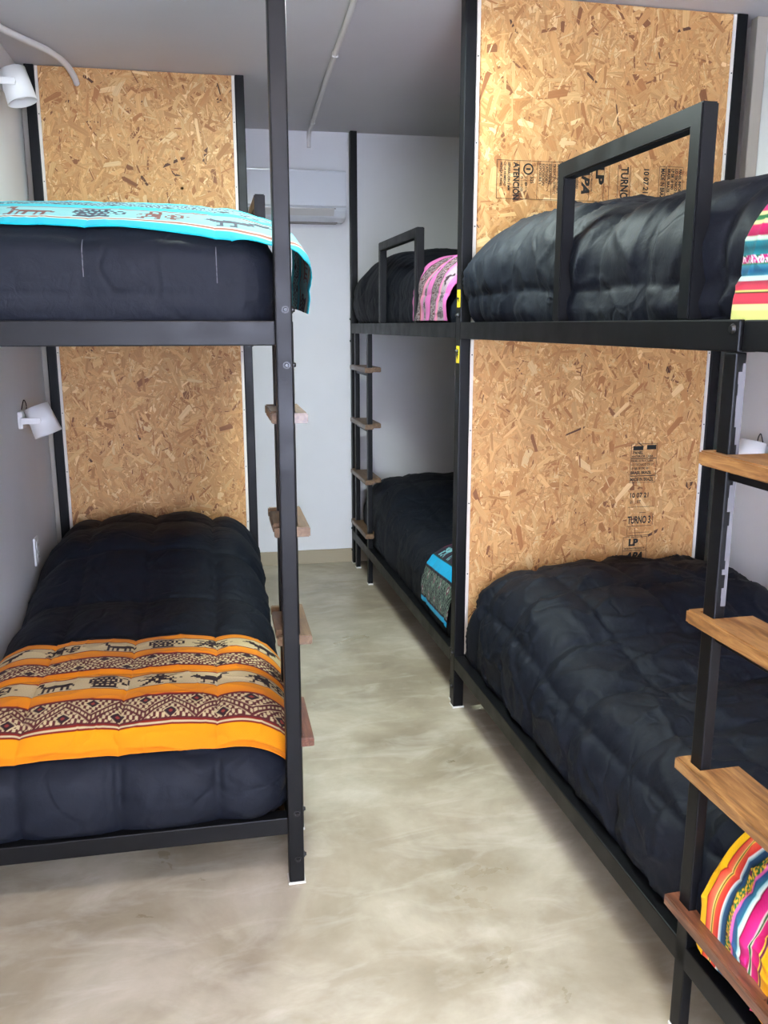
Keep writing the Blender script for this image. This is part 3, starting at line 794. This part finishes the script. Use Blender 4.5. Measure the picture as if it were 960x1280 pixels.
FU = Bed(.048, .985, .105, 2.11, RT - .032, humpf(1.715, 1.83, .5, .58, 1.72, .42, zfoot=1.70, yfoot=.1, fl=.5, seed=37, side=.06), .13, (.28, .32), 29, .014, .008, bulge=lambda y: .002 + .055 * np.clip((y - 1.45) / .4, 0, 1))
o = FU.mesh('comforter', M['duvet'], .012); place(o, 1)
tag(o, 'black comforter on the upper far right bunk, beside the back wall', 'comforter', 'black quilted comforters on the bunks')
PK = (206, 104, 168)
pink = bands([(.05, 's', PK), (.004, 's', (90, 40, 60)), (.075, 'm', (.06, (170, 146, 150), (46, 30, 36), (90, 50, 50))), (.004, 's', (150, 60, 50)), (.035, 'g', ((214, 140, 150), PK)), (.02, 'f', (('llama', 'bird'), .05, .8, (160, 140, 148), (60, 40, 50))), (.050, 's', PK),
    (.004, 's', (90, 40, 60)), (.075, 'm', (.06, (170, 146, 150), (46, 30, 36), (90, 50, 50))), (.004, 's', (120, 40, 50)), (.04, 'g', (PK, (214, 130, 140))), (.06, 'f', (('pot', 'dancer', 'bird'), .07, .8, (160, 140, 150), (50, 30, 40))), (.03, 's', PK)], flip=True)
def shFU(A, B):
    f = np.clip((-A - FU.hx) / .25, 0, 1)
    return A, B + .14 * f
o = FU.runner('bed_runner', -(FU.hx + .335), FU.hx + .1, -FU.hy - .17, -FU.hy + .40, pink, .0032, off=.010, extra=.006, fold=.03, shape=shFU); place(o, 1)
tag(o, 'pink cloth with brown woven bands draped over the upper far right bunk', 'bed runner', 'woven cloths laid across the bunks')

# ------------------------------------------------------------------ air conditioner
ac = empty('air_conditioner', (0.37, YB, 2.02)); tag(ac, 'white wall air conditioner high on the back wall', 'air conditioner')
def prism_x(bm, prof, x0, x1, bev=0.0):
    a = [bm.verts.new((x0, p[0], p[1])) for p in prof]; b_ = [bm.verts.new((x1, p[0], p[1])) for p in prof]
    bm.faces.new(a); bm.faces.new(b_[::-1]); n = len(prof)
    for i in range(n): bm.faces.new((a[i], b_[i], b_[(i + 1) % n], a[(i + 1) % n]))
    bmesh.ops.recalc_face_normals(bm, faces=bm.faces)
    if bev: bmesh.ops.bevel(bm, geom=list(bm.edges), offset=bev, segments=3, affect='EDGES')
    return bm
obj('body', prism_x(BM(), [(-.001, .245), (-.165, .262), (-.172, .060), (-.150, .020), (-.090, .0), (-.001, .0)], -.40, .40, .006), M['acbody'], ac)
obj('front_panel', prism_x(BM(), [(-.170, .266), (-.184, .258), (-.190, .075), (-.173, .070)], -.398, .398, .004), M['acbody'], ac)
lv = obj('louvre', prism_x(BM(), [(-.178, .066), (-.184, .060), (-.160, .026), (-.152, .030)], -.33, .33, .001), M['aclouvre'], ac)
obj('air_slot', box(BM(), -.34, .34, -.173, -.155, .062, .0665), M['acdark'], ac)
obj('bottom_grille', box(BM(), -.36, .36, -.088, -.012, -.004, .002, .001, 1), M['acdark'], ac)

# ------------------------------------------------------------------ conduits on the ceiling
def conduit(pts, r, label, clips):
    t = tag(obj('ceiling_conduit', tube(BM(), bez(pts), r), M['conduit'], None, True), label, 'conduit', 'white conduits on the ceiling')
    for c in clips: obj('clip', box(BM(), c[0] - .012, c[0] + .012, c[1] - .006, c[1] + .006, H - .024, H - .0005, .002, 1), M['white'], t)
conduit([(.50, 2.98, H - .012), (.515, 3.2, H - .012), (.53, 3.72, H - .012), (.55, 4.3, H - .012), (.575, 4.9, H - .012), (.58, 5.10, H - .014), (.582, 5.165, H - .04), (.582, 5.172, H - .09)], .011,
        'thin white conduit running along the ceiling over the aisle to the back wall', [(.53, 3.72), (.575, 4.9)])
conduit([(-.745, 3.2, H - .02), (-.72, 3.55, H - .018), (-.66, 3.72, H - .016), (-.585, 3.86, H - .018), (-.54, 3.98, H - .028), (-.52, 4.08, H - .05), (-.515, 4.125, H - .07)], .013,
        'white flexible conduit on the ceiling entering the upper left chipboard', [])

# ------------------------------------------------------------------ ceiling tube lamps (fixtures themselves, outside the frame)
for (x, y, lab) in ((.42, 2.86, 'slim tube lamp on the ceiling over the aisle'), (.15, .55, 'slim tube lamp on the ceiling nearest the window')):
    cl = empty('ceiling_light', (x, y, H)); tag(cl, lab, 'lamp', 'tube lamps on the ceiling')
    obj('housing', box(BM(), -.25, .25, -.035, .035, -.03, -.0005, .004), M['white'], cl)
    obj('tube', cyl(BM(), (-.22, 0, -.046), (.22, 0, -.046), .013), M['tube'], cl, True)

# ------------------------------------------------------------------ reading lamps
def reading_lamp(loc, s, label, ang, k=1.2):
    """s=+1: fixed to the left wall and pointing into the room"""
    r = empty('reading_lamp', loc); tag(r, label, 'lamp', 'bunk reading lamps'); r.scale = (k, k, k)
    obj('wall_plate', box(BM(), 0.0005 if s > 0 else -.016, .016 if s > 0 else -.0005, -.03, .03, -.028, .028, .004), M['lampw'], r)
    bm = BM()
    a = math.radians(ang)
    box(bm, *(sorted((s * .012, s * .075))), -.052, -.047, -.010, .010, .001, 1)
    box(bm, *(sorted((s * .012, s * .075))), .047, .052, -.010, .010, .001, 1)
    box(bm, *(sorted((s * .012, s * .017))), -.052, .052, -.010, .010, .001, 1)
    obj('bracket', bm, M['lampw'], r)
    bm = BM(); c = Vector((s * .07, 0, 0)); d = Vector((s * math.sin(a) * .95, -.25 * math.sin(a), -math.cos(a))).normalized()
    p0 = c - d * .046; p1 = c + d * .052
    cyl(bm, p0, p1, .040, .0455, 32, caps=False)
    cyl(bm, p0 + d * .001, p0 + d * .003, .0395, .0395, 32)
    sh = obj('shade', bm, M['lampw'], r, False)
    for p in sh.data.polygons: p.use_smooth = len(p.vertices) == 4
    so = sh.modifiers.new('wall', 'SOLIDIFY'); so.thickness = .0025
    bm = BM(); bmesh.ops.create_uvsphere(bm, u_segments=16, v_segments=10, radius=.024, matrix=Matrix.Translation(c + d * .02))
    obj('bulb', bm, M['white'], r, True)
    bm = BM(); cyl(bm, c + Vector((0, -.054, 0)), c + Vector((0, -.0425, 0)), .006, n=12); cyl(bm, c + Vector((0, .054, 0)), c + Vector((0, .0425, 0)), .006, n=12)
    obj('pivot_screw', bm, M['lampw'], sh)
    obj('cable', tube(BM(), bez([(s * .002, .02, .0), (s * .018, .036, .035), (s * .012, .034, .062), (s * .003, .03, .03)]), .0018, 6), M['bolt'], r)
    return r
reading_lamp((XL, 3.68, 2.325), 1, 'white cylinder reading lamp on the left wall, above the upper bunk', 16)
reading_lamp((XL, 3.62, 1.085), 1, 'white cylinder reading lamp on the left wall, above the lower bunk', 22)
reading_lamp((XR, 2.80, .985), -1, 'white reading lamp on the right wall, just above the top rung at the frame edge', 15)

# sockets
def socket(x, y, z, s, label):
    r = empty('wall_socket', (x, y, z)); tag(r, label, 'socket', 'wall sockets by the bunks')
    def bx(a, b_): return sorted((s * a, s * b_))
    obj('plate', box(BM(), *bx(.0005, .009), -.036, .036, -.058, .058, .003), M['white'], r)
    bm = BM()
    for z_ in (-.026, .026): box(bm, *bx(.009, .013), -.020, .020, z_ - .018, z_ + .018, .003)
    obj('outlet', bm, M['white'], r)
    bm = BM()
    for z_ in (-.026, .026):
        for dy in (-.008, .008): box(bm, *bx(.0128, .0134), dy - .0015, dy + .0015, z_ - .005, z_ + .006)
    obj('slot', bm, M['ink'], r)
socket(XL, 3.70, .530, 1, 'white wall socket on the left wall beside the lower bunk pillow')
socket(XR, 2.69, .535, -1, 'white wall socket on the right wall at the frame edge')

# beige battens in the corners behind the headboard posts
o = obj('trim_1', box(BM(), XL + .0005, -.726, 4.19, 4.23, 0, H - .001, .002, 1), M['batten']); tag(o, kind='structure')
o = obj('trim_2', box(BM(), XR - .045, XR - .0005, 3.03, 3.07, 0, H - .001, .002, 1), M['batten']); tag(o, kind='structure')
